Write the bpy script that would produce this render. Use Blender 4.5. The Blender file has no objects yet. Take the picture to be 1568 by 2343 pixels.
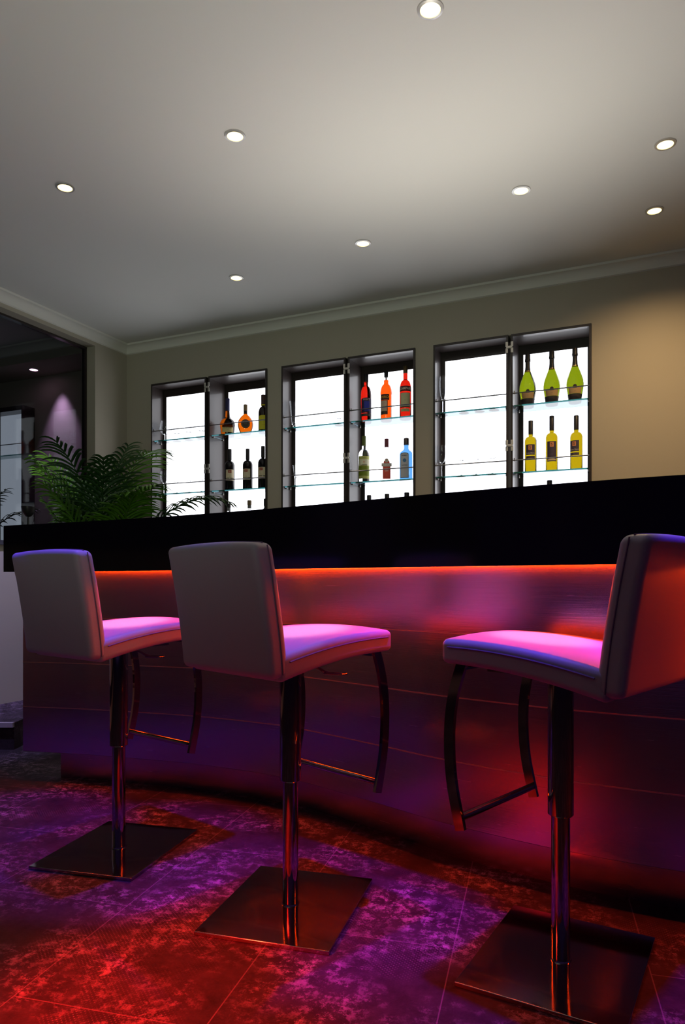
import bpy, bmesh, math, random
from mathutils import Vector, Matrix
C = bpy.context.scene.collection
S = bpy.context.scene
R = math.radians
PI = math.pi

# ---------------------------------------------------------------- camera
FPX, W_, H_ = 1645.5, 1568, 2343
CX, YH = 784.0, 1330.0
cam_d = bpy.data.cameras.new('camera'); cam = bpy.data.objects.new('camera', cam_d); C.objects.link(cam)
cam_d.sensor_fit = 'HORIZONTAL'; cam_d.sensor_width = 36
cam_d.lens = 36 * FPX / W_
cam_d.shift_y = (YH - H_ / 2) / W_
cam.location = (0, 0, 1.0); cam.rotation_euler = (PI / 2, 0, 0)
cam_d.clip_start = .05
S.camera = cam
S.view_settings.view_transform = 'Standard'; S.view_settings.look = 'None'
S.view_settings.gamma = 1; S.view_settings.exposure = 0; S.view_settings.use_curve_mapping = False

# ---------------------------------------------------------------- world, room lights and added fills
world = bpy.data.worlds.new('world'); S.world = world; world.use_nodes = True
world.node_tree.nodes['Background'].inputs[0].default_value = (.34, .17, .70, 1)
world.node_tree.nodes['Background'].inputs[1].default_value = .055

def lamp(kind, name, loc, target, color, energy, size=.1, cone=90, blend=.6, parent=None):
    d = bpy.data.lights.new(name, kind); d.color = color; d.energy = energy
    if kind == 'SPOT':
        d.spot_size = R(cone); d.spot_blend = blend; d.shadow_soft_size = size
    elif kind == 'AREA':
        d.shape = 'DISK'; d.size = size
    else: d.shadow_soft_size = size
    o = bpy.data.objects.new(name, d); C.objects.link(o); o.location = loc
    if target is not None:
        o.rotation_euler = (Vector(target) - Vector(loc)).to_track_quat('-Z', 'Y').to_euler()
    return o
VIOLET = (.115, .022, 1.0); RED = (1.0, .012, .004)
# added unseen fill behind the bar brightens the ceiling; a second one behind the camera
lamp('SPOT', 'ceiling_fill_rear', (.35, 3.15, 1.0), (.22, 2.55, 2.98), (1, .94, .84), 118, .25, 110, 1)
lamp('SPOT', 'ceiling_fill_front', (-.9, -.8, 1.3), (-1.0, 2.3, 2.98), (.84, 1, .74), 155, .5, 80, 1)
# violet stage spots of the bar, in the ceiling above the stools
for x, y, tx, ty in [(-2.15, 2.42, -2.1, 2.75), (-1.42, 2.42, -1.42, 2.85), (-.80, 2.42, -.78, 2.66), (-.15, 2.30, -.13, 2.28), (.42, 2.05, .42, 2.0), (1.0, 1.75, 1.0, 1.72)]:
    lamp('SPOT', 'violet_spot', (x, y, 2.93), (tx, ty, 0), VIOLET, 250, .03, 25, .6)
lamp('SPOT', 'red_floor_wash', (-.95, 1.15, .74), (-.48, 1.62, 0), RED, 250, .05, 64, .9)  # unseen lamp, added low at the left for the red on the near floor
for x, y, tx, ty in [(-.80, 2.42, -.80, 2.70), (-.12, 2.25, -.12, 2.24), (.53, 1.93, .54, 1.93)]:
    lamp('SPOT', 'seat_fill', (x, y, 2.93), (tx, ty, .83), (1, .52, .64), 300, .02, 9.5, .7)  # added unseen fills that brighten the seat tops
lamp('SPOT', 'lavender_spot', (-1.95, 3.5, 2.9), (-2.55, 4.7, .9), (.50, .46, 1), 220, .05, 60, .8)  # unseen lamp, added for the lavender on the left wall

# ---------------------------------------------------------------- materials
MATS = {}
def mat(name, color, rough=.5, metal=0, spec=.5, emit=None, es=0, trans=0, ior=1.45, aniso=0, coat=0):
    if name in MATS: return MATS[name]
    m = bpy.data.materials.new(name); m.use_nodes = True; b = m.node_tree.nodes['Principled BSDF']
    b.inputs['Base Color'].default_value = (*color, 1); b.inputs['Roughness'].default_value = rough
    b.inputs['Metallic'].default_value = metal; b.inputs['Specular IOR Level'].default_value = spec
    b.inputs['IOR'].default_value = ior; b.inputs['Transmission Weight'].default_value = trans
    b.inputs['Coat Weight'].default_value = coat
    if aniso: b.inputs['Anisotropic'].default_value = aniso
    if emit: b.inputs['Emission Color'].default_value = (*emit, 1); b.inputs['Emission Strength'].default_value = es
    MATS[name] = m; return m
def nodes(m): return m.node_tree.nodes, m.node_tree.links, m.node_tree.nodes['Principled BSDF']
def N(m, t, **kw):
    n = m.node_tree.nodes.new(t)
    for k, v in kw.items(): setattr(n, k, v)
    return n
def math_n(m, op, a, b=None, c=None):
    n = m.node_tree.nodes.new('ShaderNodeMath'); n.operation = op
    for i, v in enumerate((a, b, c)):
        if v is None: continue
        if isinstance(v, (int, float)): n.inputs[i].default_value = v
        else: m.node_tree.links.new(v, n.inputs[i])
    return n.outputs[0]
def bumpy(m, scale, strength, dist=.01, stretch=None, detail=4):
    nd, ln, b = nodes(m)
    tc = N(m, 'ShaderNodeTexCoord'); mp = N(m, 'ShaderNodeMapping'); nz = N(m, 'ShaderNodeTexNoise'); bp = N(m, 'ShaderNodeBump')
    if stretch: mp.inputs['Scale'].default_value = stretch
    ln.new(tc.outputs['Object'], mp.inputs['Vector']); ln.new(mp.outputs[0], nz.inputs['Vector'])
    nz.inputs['Scale'].default_value = scale; nz.inputs['Detail'].default_value = detail
    bp.inputs['Strength'].default_value = strength; bp.inputs['Distance'].default_value = dist
    ln.new(nz.outputs['Fac'], bp.inputs['Height']); ln.new(bp.outputs[0], b.inputs['Normal'])
    return nz
M_ceil = mat('ceiling_paint', (.80, .79, .75), .9, spec=.1); bumpy(M_ceil, 60, .05, .002)
M_wall = mat('wall_paint', (.45, .41, .33), .85, spec=.15); bumpy(M_wall, 180, .08, .002)
M_crown = mat('crown_paint', (.80, .78, .72), .7, spec=.2)
M_dark = mat('dark_wood', (.034, .024, .022), .40, coat=.25); nz = bumpy(M_dark, 30, .05, .001, (1, 1, 12))
M_glossblack = mat('black_gloss', (.0025, .0025, .003), .13, spec=.35)
M_leather = mat('white_leather', (.36, .31, .40), .5, spec=.35); bumpy(M_leather, 320, .10, .0012)
M_pipe = mat('piping', (.16, .10, .2), .6)
M_chrome = mat('chrome', (.36, .34, .36), .06, 1); 
M_steel = mat('polished_steel', (.42, .38, .40), .09, 1)
M_rod = mat('satin_steel', (.36, .33, .31), .3, 1)
M_brushed = mat('brushed_metal', (.54, .46, .54), .26, 1, aniso=.55)
def _():
    m = M_brushed; nd, ln, b = nodes(m)
    tg = N(m, 'ShaderNodeTangent', direction_type='RADIAL', axis='Z'); ln.new(tg.outputs[0], b.inputs['Tangent'])
    tc = N(m, 'ShaderNodeTexCoord'); mp = N(m, 'ShaderNodeMapping'); mp.inputs['Scale'].default_value = (5, 5, 420)
    nz = N(m, 'ShaderNodeTexNoise'); nz.inputs['Scale'].default_value = 1; nz.inputs['Detail'].default_value = 5
    ln.new(tc.outputs['Object'], mp.inputs[0]); ln.new(mp.outputs[0], nz.inputs['Vector'])
    bp = N(m, 'ShaderNodeBump'); bp.inputs['Strength'].default_value = .16; bp.inputs['Distance'].default_value = .001
    ln.new(nz.outputs['Fac'], bp.inputs['Height']); ln.new(bp.outputs[0], b.inputs['Normal'])
    mr = N(m, 'ShaderNodeMapRange'); mr.inputs[3].default_value = .20; mr.inputs[4].default_value = .30
    ln.new(nz.outputs['Fac'], mr.inputs[0]); ln.new(mr.outputs[0], b.inputs['Roughness'])
_()
M_led = mat('led_orange', (1, .1, .01), .5, emit=(1, .048, .0015), es=125)
M_panel = mat('lit_panel', (.9, .9, .95), .4, emit=(.93, .94, 1.0), es=2.6)
M_lens = mat('lamp_lens', (1, .95, .85), .3, emit=(1, .80, .34), es=2.8)
M_lensp = mat('lamp_lens_pink', (1, .8, .95), .3, emit=(1, .55, .9), es=14)
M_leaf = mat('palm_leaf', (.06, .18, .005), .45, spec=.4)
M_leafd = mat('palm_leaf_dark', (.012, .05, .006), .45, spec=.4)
M_stalk = mat('palm_stalk', (.10, .17, .03), .5)
M_pot = mat('pot_black', (.02, .02, .022), .35); M_soil = mat('soil', (.03, .02, .012), .95)
M_shelf = mat('shelf_glass', (.13, .20, .245), .02, trans=1, ior=1.3)
M_edge = mat('shelf_edge', (.16, .62, .54), .15, trans=.8, ior=1.4)
M_clear = mat('clear_glass', (.96, .98, 1), .0, trans=1, ior=1.38)
M_dkglass = mat('dark_baseboard', (.015, .013, .03), .4)
def glassm(name, col, ior=1.33, rough=.02): return mat(name, col, rough, trans=1, ior=ior)
def paint(name, col, rough=.6, metal=0): return mat(name, col, rough, metal)

M_pane = bpy.data.materials.new('smoked_pane'); M_pane.use_nodes = True
nt = M_pane.node_tree; nt.nodes.clear()
_o = nt.nodes.new('ShaderNodeOutputMaterial'); _m = nt.nodes.new('ShaderNodeMixShader'); _t = nt.nodes.new('ShaderNodeBsdfTransparent'); _g = nt.nodes.new('ShaderNodeBsdfGlossy')
_t.inputs[0].default_value = (.62, .64, .64, 1); _g.inputs[0].default_value = (.8, .85, .85, 1); _g.inputs['Roughness'].default_value = .03
_m.inputs[0].default_value = .012
nt.links.new(_t.outputs[0], _m.inputs[1]); nt.links.new(_g.outputs[0], _m.inputs[2]); nt.links.new(_m.outputs[0], _o.inputs[0])

# floor: half-metre tiles of worn printed carpet, rotated with the stool bases
M_floor = mat('floor_tile', (.1, .09, .1), .6, spec=.15)
def _():
    m = M_floor; nd, ln, b = nodes(m)
    tc = N(m, 'ShaderNodeTexCoord'); mp = N(m, 'ShaderNodeMapping'); mp.inputs['Rotation'].default_value = (0, 0, R(15)); 
    mp.inputs['Location'].default_value = (.215, .03, 0)
    ln.new(tc.outputs['Object'], mp.inputs[0])
    sw = N(m, 'ShaderNodeSeparateXYZ'); ln.new(mp.outputs[0], sw.inputs[0])
    cb = N(m, 'ShaderNodeCombineXYZ'); ln.new(sw.outputs[1], cb.inputs[0]); ln.new(sw.outputs[0], cb.inputs[1])
    br = N(m, 'ShaderNodeTexBrick'); br.offset = .5; ln.new(cb.outputs[0], br.inputs['Vector'])
    br.inputs['Scale'].default_value = 1; br.inputs['Brick Width'].default_value = 1.0; br.inputs['Row Height'].default_value = .5
    br.inputs['Mortar Size'].default_value = .0016; br.inputs['Mortar Smooth'].default_value = 0
    br.inputs['Color1'].default_value = (0, 0, 0, 1); br.inputs['Color2'].default_value = (1, 1, 1, 1); br.inputs['Mortar'].default_value = (.5, .5, .5, 1)
    def noise(s, det, rough=.6):
        n = N(m, 'ShaderNodeTexNoise'); n.inputs['Scale'].default_value = s; n.inputs['Detail'].default_value = det; n.inputs['Roughness'].default_value = rough
        ln.new(mp.outputs[0], n.inputs['Vector']); return n.outputs['Fac']
    def ramp(x, lo, hi):
        r = N(m, 'ShaderNodeMapRange'); r.inputs[1].default_value = lo; r.inputs[2].default_value = hi; ln.new(x, r.inputs[0]); return r.outputs[0]
    big = ramp(noise(3.1, 4), .42, .62); fine = ramp(noise(24, 12, .85), .50, .56); mid = ramp(noise(30, 8, .7), .35, .7)
    wear = math_n(m, 'MULTIPLY', big, fine)
    wear = math_n(m, 'MULTIPLY', wear, math_n(m, 'MULTIPLY_ADD', mid, .7, .3))
    # dots in some zones
    sx = math_n(m, 'SINE', math_n(m, 'MULTIPLY', sw.outputs[0], 2 * PI / .0125)); sy = math_n(m, 'SINE', math_n(m, 'MULTIPLY', sw.outputs[1], 2 * PI / .0125))
    dot = math_n(m, 'GREATER_THAN', math_n(m, 'MULTIPLY', sx, sy), .62)
    zone = ramp(noise(1.9, 1), .54, .60)
    dz = math_n(m, 'MULTIPLY', math_n(m, 'MULTIPLY', dot, zone), math_n(m, 'MULTIPLY', mid, .16))
    cloud = math_n(m, 'MULTIPLY', ramp(noise(9, 10, .8), .3, .75), .05)
    v = math_n(m, 'ADD', math_n(m, 'ADD', math_n(m, 'MULTIPLY', wear, .40), dz), math_n(m, 'ADD', cloud, .010))
    v = math_n(m, 'ADD', v, math_n(m, 'MULTIPLY', br.outputs['Fac'], .10))
    cc = N(m, 'ShaderNodeCombineColor'); ln.new(v, cc.inputs[0]); ln.new(math_n(m, 'MULTIPLY', v, .66), cc.inputs[1]); ln.new(v, cc.inputs[2])
    ln.new(cc.outputs[0], b.inputs['Base Color'])
    bp = N(m, 'ShaderNodeBump'); bp.inputs['Strength'].default_value = .15; bp.inputs['Distance'].default_value = .002
    ln.new(mid, bp.inputs['Height']); ln.new(bp.outputs[0], b.inputs['Normal'])
_()

# ---------------------------------------------------------------- mesh helpers
def link(name, bm, m, parent=None, smooth=True, loc=None, rot=None):
    me = bpy.data.meshes.new(name); bmesh.ops.recalc_face_normals(bm, faces=bm.faces[:]); bm.to_mesh(me); bm.free()
    for p in me.polygons: p.use_smooth = smooth
    o = bpy.data.objects.new(name, me); C.objects.link(o)
    for mm in (m if isinstance(m, (list, tuple)) else [m]): me.materials.append(mm)
    if smooth: me.set_sharp_from_angle(angle=R(38))
    if parent: o.parent = parent
    if loc is not None: o.location = loc
    if rot is not None: o.rotation_euler = rot
    return o
def tag(o, label, cat, group=None, kind=None):
    if label: o['label'] = label
    if cat: o['category'] = cat
    if group: o['group'] = group
    if kind: o['kind'] = kind
    return o
def thing(name, label, cat, loc=(0, 0, 0), rz=0, group=None):
    o = bpy.data.objects.new(name, None); C.objects.link(o); o.location = loc; o.rotation_euler = (0, 0, rz); o.empty_display_size = .05
    return tag(o, label, cat, group)
def box(bm, x0, x1, y0, y1, z0, z1, mi=0):
    v = [bm.verts.new((x, y, z)) for z in (z0, z1) for x, y in ((x0, y0), (x1, y0), (x1, y1), (x0, y1))]
    for f in ((0, 3, 2, 1), (4, 5, 6, 7), (0, 1, 5, 4), (1, 2, 6, 5), (2, 3, 7, 6), (3, 0, 4, 7)):
        bm.faces.new([v[i] for i in f]).material_index = mi
def lathe(bm, prof, n=32, closed=False, sx=1, sy=1):
    rings = []
    for r, z in prof:
        if r < 1e-5: rings.append([bm.verts.new((0, 0, z))])
        else: rings.append([bm.verts.new((sx * r * math.cos(2 * PI * i / n), sy * r * math.sin(2 * PI * i / n), z)) for i in range(n)])
    prs = list(zip(rings, rings[1:])) + ([(rings[-1], rings[0])] if closed else [])
    for a, b in prs:
        for i in range(n):
            j = (i + 1) % n
            if len(a) == 1 and len(b) == 1: continue
            if len(a) == 1: bm.faces.new((a[0], b[i], b[j]))
            elif len(b) == 1: bm.faces.new((a[i], a[j], b[0]))
            else: bm.faces.new((a[i], a[j], b[j], b[i]))
def sweep(bm, pts, sec, up=Vector((0, 0, 1)), cap=True):
    """sweep a closed 2D section (side, up) along pts"""
    pts = [Vector(p) for p in pts]; rings = []
    for i, p in enumerate(pts):
        t = (pts[min(i + 1, len(pts) - 1)] - pts[max(i - 1, 0)]).normalized()
        s = t.cross(up)
        s = s.normalized() if s.length > 1e-4 else Vector((1, 0, 0)); u = s.cross(t).normalized()
        rings.append([bm.verts.new(p + s * a + u * b) for a, b in sec])
    n = len(sec)
    for a, b in zip(rings, rings[1:]):
        for i in range(n): bm.faces.new((a[i], a[(i + 1) % n], b[(i + 1) % n], b[i]))
    if cap: bm.faces.new(rings[0][::-1]); bm.faces.new(rings[-1])
def circ(r, n=10): return [(r * math.cos(2 * PI * i / n), r * math.sin(2 * PI * i / n)) for i in range(n)]
def spline(P, n=8):
    P = [Vector(p) for p in P]; out = []
    for i in range(len(P) - 1):
        p0, p1, p2, p3 = P[max(i - 1, 0)], P[i], P[i + 1], P[min(i + 2, len(P) - 1)]
        for k in range(n):
            t = k / n
            out.append(.5 * ((2 * p1) + (p2 - p0) * t + (2 * p0 - 5 * p1 + 4 * p2 - p3) * t * t + (3 * p1 - p0 - 3 * p2 + p3) * t ** 3))
    out.append(P[-1]); return out
def rbox(bm, hx, hy, hz, r, n=8, deform=None):
    """rounded box centred at the origin, then deformed"""
    def ax(h):
        e = [h - r * k for k in (0, .12, .3, .55, .8, 1)]
        inner = [(-(h - r)) + 2 * (h - r) * i / n for i in range(1, n)]
        return [-v for v in e] + inner + e[::-1]
    A = [ax(hx), ax(hy), ax(hz)]; Hh = (hx, hy, hz); cache = {}
    def vert(p):
        k = tuple(round(c, 6) for c in p)
        if k in cache: return cache[k]
        q = Vector([max(-(Hh[i] - r), min(Hh[i] - r, p[i])) for i in range(3)]); d = Vector(p) - q
        if d.length > 1e-9: q = q + d.normalized() * r
        if deform: q = Vector(deform(q))
        cache[k] = bm.verts.new(q); return cache[k]
    for a in range(3):
        b, c = (a + 1) % 3, (a + 2) % 3
        for s in (-1, 1):
            for i in range(len(A[b]) - 1):
                for j in range(len(A[c]) - 1):
                    vs = []
                    for bi, cj in ((i, j), (i + 1, j), (i + 1, j + 1), (i, j + 1)):
                        p = [0, 0, 0]; p[a] = s * Hh[a]; p[b] = A[b][bi]; p[c] = A[c][cj]; vs.append(vert(p))
                    vs = list(dict.fromkeys(vs))
                    if len(vs) > 2:
                        try: bm.faces.new(vs)
                        except ValueError: pass

# ---------------------------------------------------------------- room frame
AW = .4203; D0 = 5.25; TA, CA, SA = math.tan(AW), math.cos(AW), math.sin(AW)
CEIL = 2.98
def WP(u, d, z): return Vector((u * CA + d * SA, D0 - u * SA + d * CA, z))     # back wall: u along it, d into it
def px_u(px, d=0):
    D = D0 + d / CA; t = (px - CX) / FPX; Z = D / (1 + TA * t); X = t * Z - d * SA
    return X / CA, Z
def px_h(px, py, d=0):
    Z = px_u(px, d)[1]; return 1 + (YH - py) * Z / FPX
UC = -1.994                                                                     # corner with the left wall
def quadbox(bm, P, zs):
    """prism over plan polygon P between two heights"""
    a = [bm.verts.new((p[0], p[1], zs[0])) for p in P]; b = [bm.verts.new((p[0], p[1], zs[1])) for p in P]
    bm.faces.new(a[::-1]); bm.faces.new(b)
    for i in range(len(P)): j = (i + 1) % len(P); bm.faces.new((a[i], a[j], b[j], b[i]))
def wbox(bm, u0, u1, d0, d1, z0, z1): quadbox(bm, [WP(u0, d0, 0), WP(u1, d0, 0), WP(u1, d1, 0), WP(u0, d1, 0)], (z0, z1))

bm = bmesh.new(); box(bm, -9, 8, -4, 9, -.1, 0); tag(link('floor', bm, M_floor, smooth=False), None, None, kind='structure')
bm = bmesh.new(); box(bm, -9, 8, -4, 9, CEIL, CEIL + .1)
ceil = link('ceiling', bm, M_ceil, smooth=False); ceil['kind'] = 'structure'

CABS = [((-1.733, -1.183), (-1.166, -.627)), ((-.505, .031), (.045, .561)), ((.688, 1.207), (1.218, 1.728))]
CTOP, CBOT = 2.628, 1.27
# back wall with a niche for every cabinet pair
bm = bmesh.new(); cur = -7.0
for (a, b) in CABS:
    l, r_ = a[0] + .002, b[1] - .002
    wbox(bm, cur, l, 0, .30, 0, CEIL); wbox(bm, l, r_, 0, .30, CTOP - .002, CEIL); wbox(bm, l, r_, 0, .30, 0, CBOT + .002); wbox(bm, l, r_, .26, .30, CBOT + .002, CTOP - .002)
    cur = r_
wbox(bm, cur, 5, 0, .30, 0, CEIL)
tag(link('wall_back', bm, M_wall, smooth=False), None, None, kind='structure')
# left wall with an opening for the smoked pane
OP0, OP1, OZ0, OZ1 = .368, 4.6, 1.25, 2.875
def lbox(bm, l0, l1, t0, t1, z0, z1):   # l from the corner towards the viewer, t to the left (beyond)
    wbox(bm, UC - t1, UC - t0, -l1, -l0, z0, z1)
bm = bmesh.new()
lbox(bm, 0, OP0, 0, .14, 0, CEIL); lbox(bm, OP1, 7, 0, .14, 0, CEIL); lbox(bm, OP0, OP1, 0, .14, 0, OZ0); lbox(bm, OP0, OP1, 0, .14, OZ1, CEIL)
tag(link('wall_left', bm, M_wall, smooth=False), None, None, kind='structure')
bm = bmesh.new(); lbox(bm, OP0, OP1, .10, .11, OZ0, OZ1)
w1 = link('window_1', bm, M_pane, smooth=False); w1['kind'] = 'structure'
bm = bmesh.new(); lbox(bm, OP0 - .0, OP1, -.025, .14, OZ0, OZ0 + .03)
link('window_sill', bm, M_dkglass, w1, smooth=False)
bm = bmesh.new(); lbox(bm, OP0, OP0 + .012, .085, .125, OZ0 + .03, OZ1); lbox(bm, OP0, OP1, .085, .125, OZ1 - .015, OZ1)
link('window_frame', bm, M_dark, w1, smooth=False)
# crown mouldings, baseboard
def crown(name, fn, l0, l1):
    bm = bmesh.new(); n = 6
    prof = [(0, CEIL - .075), (.012, CEIL - .07)] + [(.012 + .05 * (1 - math.cos(k / n * PI / 2)), CEIL - .07 + .055 * math.sin(k / n * PI / 2)) for k in range(1, n + 1)] + [(.065, CEIL - .001), (0, CEIL - .001)]
    a = [bm.verts.new(fn(l0, x, z)) for x, z in prof]; b = [bm.verts.new(fn(l1, x, z)) for x, z in prof]
    for i in range(len(prof)): j = (i + 1) % len(prof); bm.faces.new((a[i], a[j], b[j], b[i]))
    bm.faces.new(a); bm.faces.new(b[::-1])
    link(name, bm, M_crown)['kind'] = 'structure'
crown('trim_1', lambda l, x, z: WP(l, -x, z), UC, 5)
crown('trim_2', lambda l, x, z: WP(UC + x, -l, z), 0, 7)
bm = bmesh.new(); lbox(bm, 1.5, 7, -.015, 0, .16, .30); link('baseboard_left', bm, M_dkglass, smooth=False)['kind'] = 'structure'
# the neighbouring room seen through the pane: bulkhead and pillar in front of its wall
ub = px_u(195, -.37)[0]
bm = bmesh.new(); wbox(bm, -7, UC - .14, -.37, 0, 2.835, CEIL); wbox(bm, ub, UC - .14, -.37, 0, 0, 2.835)
tag(link('wall_bulkhead', bm, M_wall, smooth=False), None, None, kind='structure')
crown('trim_3', lambda l, x, z: WP(l, -.37 - x, z), -7, UC - .14)
# raised floor beside the bar
bm = bmesh.new(); quadbox(bm, [(-7, 4.27), (-1.95, 4.27), (-1.95, 5.9), WP(UC, 0, 0)[:2], WP(-7, 0, 0)[:2]], (0, .16))
pl = link('floor_platform', bm, M_floor, smooth=False); pl['kind'] = 'structure'
bm = bmesh.new(); box(bm, -7, -1.95, 4.25, 4.275, .135, .163); link('trim_4', bm, mat('step_nosing', (.4, .36, .42), .4), smooth=False)['kind'] = 'structure'

# ---------------------------------------------------------------- bar
TOPZ = 1.275; FB = 1.046
def pxp(x, Z): return ((x - CX) / FPX * Z, Z)
fas = [pxp(8, 3.56), pxp(200, 3.30), pxp(390, 3.04), pxp(640, 2.69), pxp(980, 2.275), pxp(1176, 2.10), pxp(1400, 1.945), (.90, 1.845), (1.25, 1.66), (1.75, 1.50), (2.4, 1.4)]
fas3 = spline([(x, y, 0) for x, y in fas], 8)
bod = [(-1.60, 3.60), (-1.3, 3.535), (-1.174, 3.50), (-.832, 3.395), (-.60, 3.305), (-.276, 3.13), (-.10, 2.98), (.13, 2.755), (.35, 2.535), (.60, 2.335), (.80, 2.205), (1.02, 2.09), (1.35, 1.94), (1.85, 1.78), (2.5, 1.66)]
bod3 = spline([(x, y, 0) for x, y in bod], 8)
bar = thing('bar_counter', 'long curved bar with a glossy black top band over brushed metal front panels', 'bar counter', (0, 0, 0))
def wall_strip(bm, curve, off0, off1, z0, z1):
    """vertical band following the curve between two offsets (positive = away from the viewer)"""
    n = len(curve); ring = []
    for i, p in enumerate(curve):
        t = (curve[min(i + 1, n - 1)] - curve[max(i - 1, 0)]).normalized(); nn = Vector((-t.y, t.x, 0))
        ring.append([bm.verts.new(p + nn * o + Vector((0, 0, z))) for o, z in ((off0, z0), (off1, z0), (off1, z1), (off0, z1))])
    for a, b in zip(ring, ring[1:]):
        for i in range(4): bm.faces.new((a[i], b[i], b[(i + 1) % 4], a[(i + 1) % 4]))
    bm.faces.new(ring[0]); bm.faces.new(ring[-1][::-1])
bm = bmesh.new(); wall_strip(bm, fas3, 0, .03, FB, TOPZ); link('top_band', bm, M_glossblack, bar)
bm = bmesh.new(); wall_strip(bm, fas3, .0305, .62, TOPZ - .04, TOPZ); link('countertop', bm, M_glossblack, bar)
bm = bmesh.new(); wall_strip(bm, fas3, .0305, .58, FB + .0235, FB + .032); link('underside_board', bm, mat('underside', (.05, .04, .04), .7), bar)
hs = [.3745, .5973, .820, FB + .023]
lo = .1517
for k, hi in enumerate(hs):
    bm = bmesh.new(); wall_strip(bm, bod3, 0, .02, lo, hi - .0035); link('front_panel', bm, M_brushed, bar)
    if k < 3:
        bm = bmesh.new(); wall_strip(bm, bod3, -.0022, .012, hi - .0034, hi + .0004); link('joint_bead', bm, mat('bead', (.62, .50, .42), .36, 1), bar)
    lo = hi
bm = bmesh.new(); wall_strip(bm, bod3, .0, .115, .1505, .1517); link('bottom_board', bm, MATS['underside'], bar)
kick = [p for p in bod3 if p.x > -1.47]
bm = bmesh.new(); wall_strip(bm, kick, .10, .115, 0, .1515); link('kick_plate', bm, M_brushed, bar)
# body end panel on the left and hidden rear
e0, e1 = bod3[0], bod3[0] + Vector((.05, .62, 0))
bm = bmesh.new(); quadbox(bm, [(e0.x, e0.y + .021), (e0.x + .02, e0.y + .021), (e1.x + .02, e1.y), (e1.x, e1.y)], (.1517, FB + .022)); link('end_panel', bm, M_brushed, bar, smooth=False)
bm = bmesh.new(); wall_strip(bm, bod3, -.052, -.040, FB + .014, FB + .0225); led = link('led_strip', bm, M_led, bar)

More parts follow.
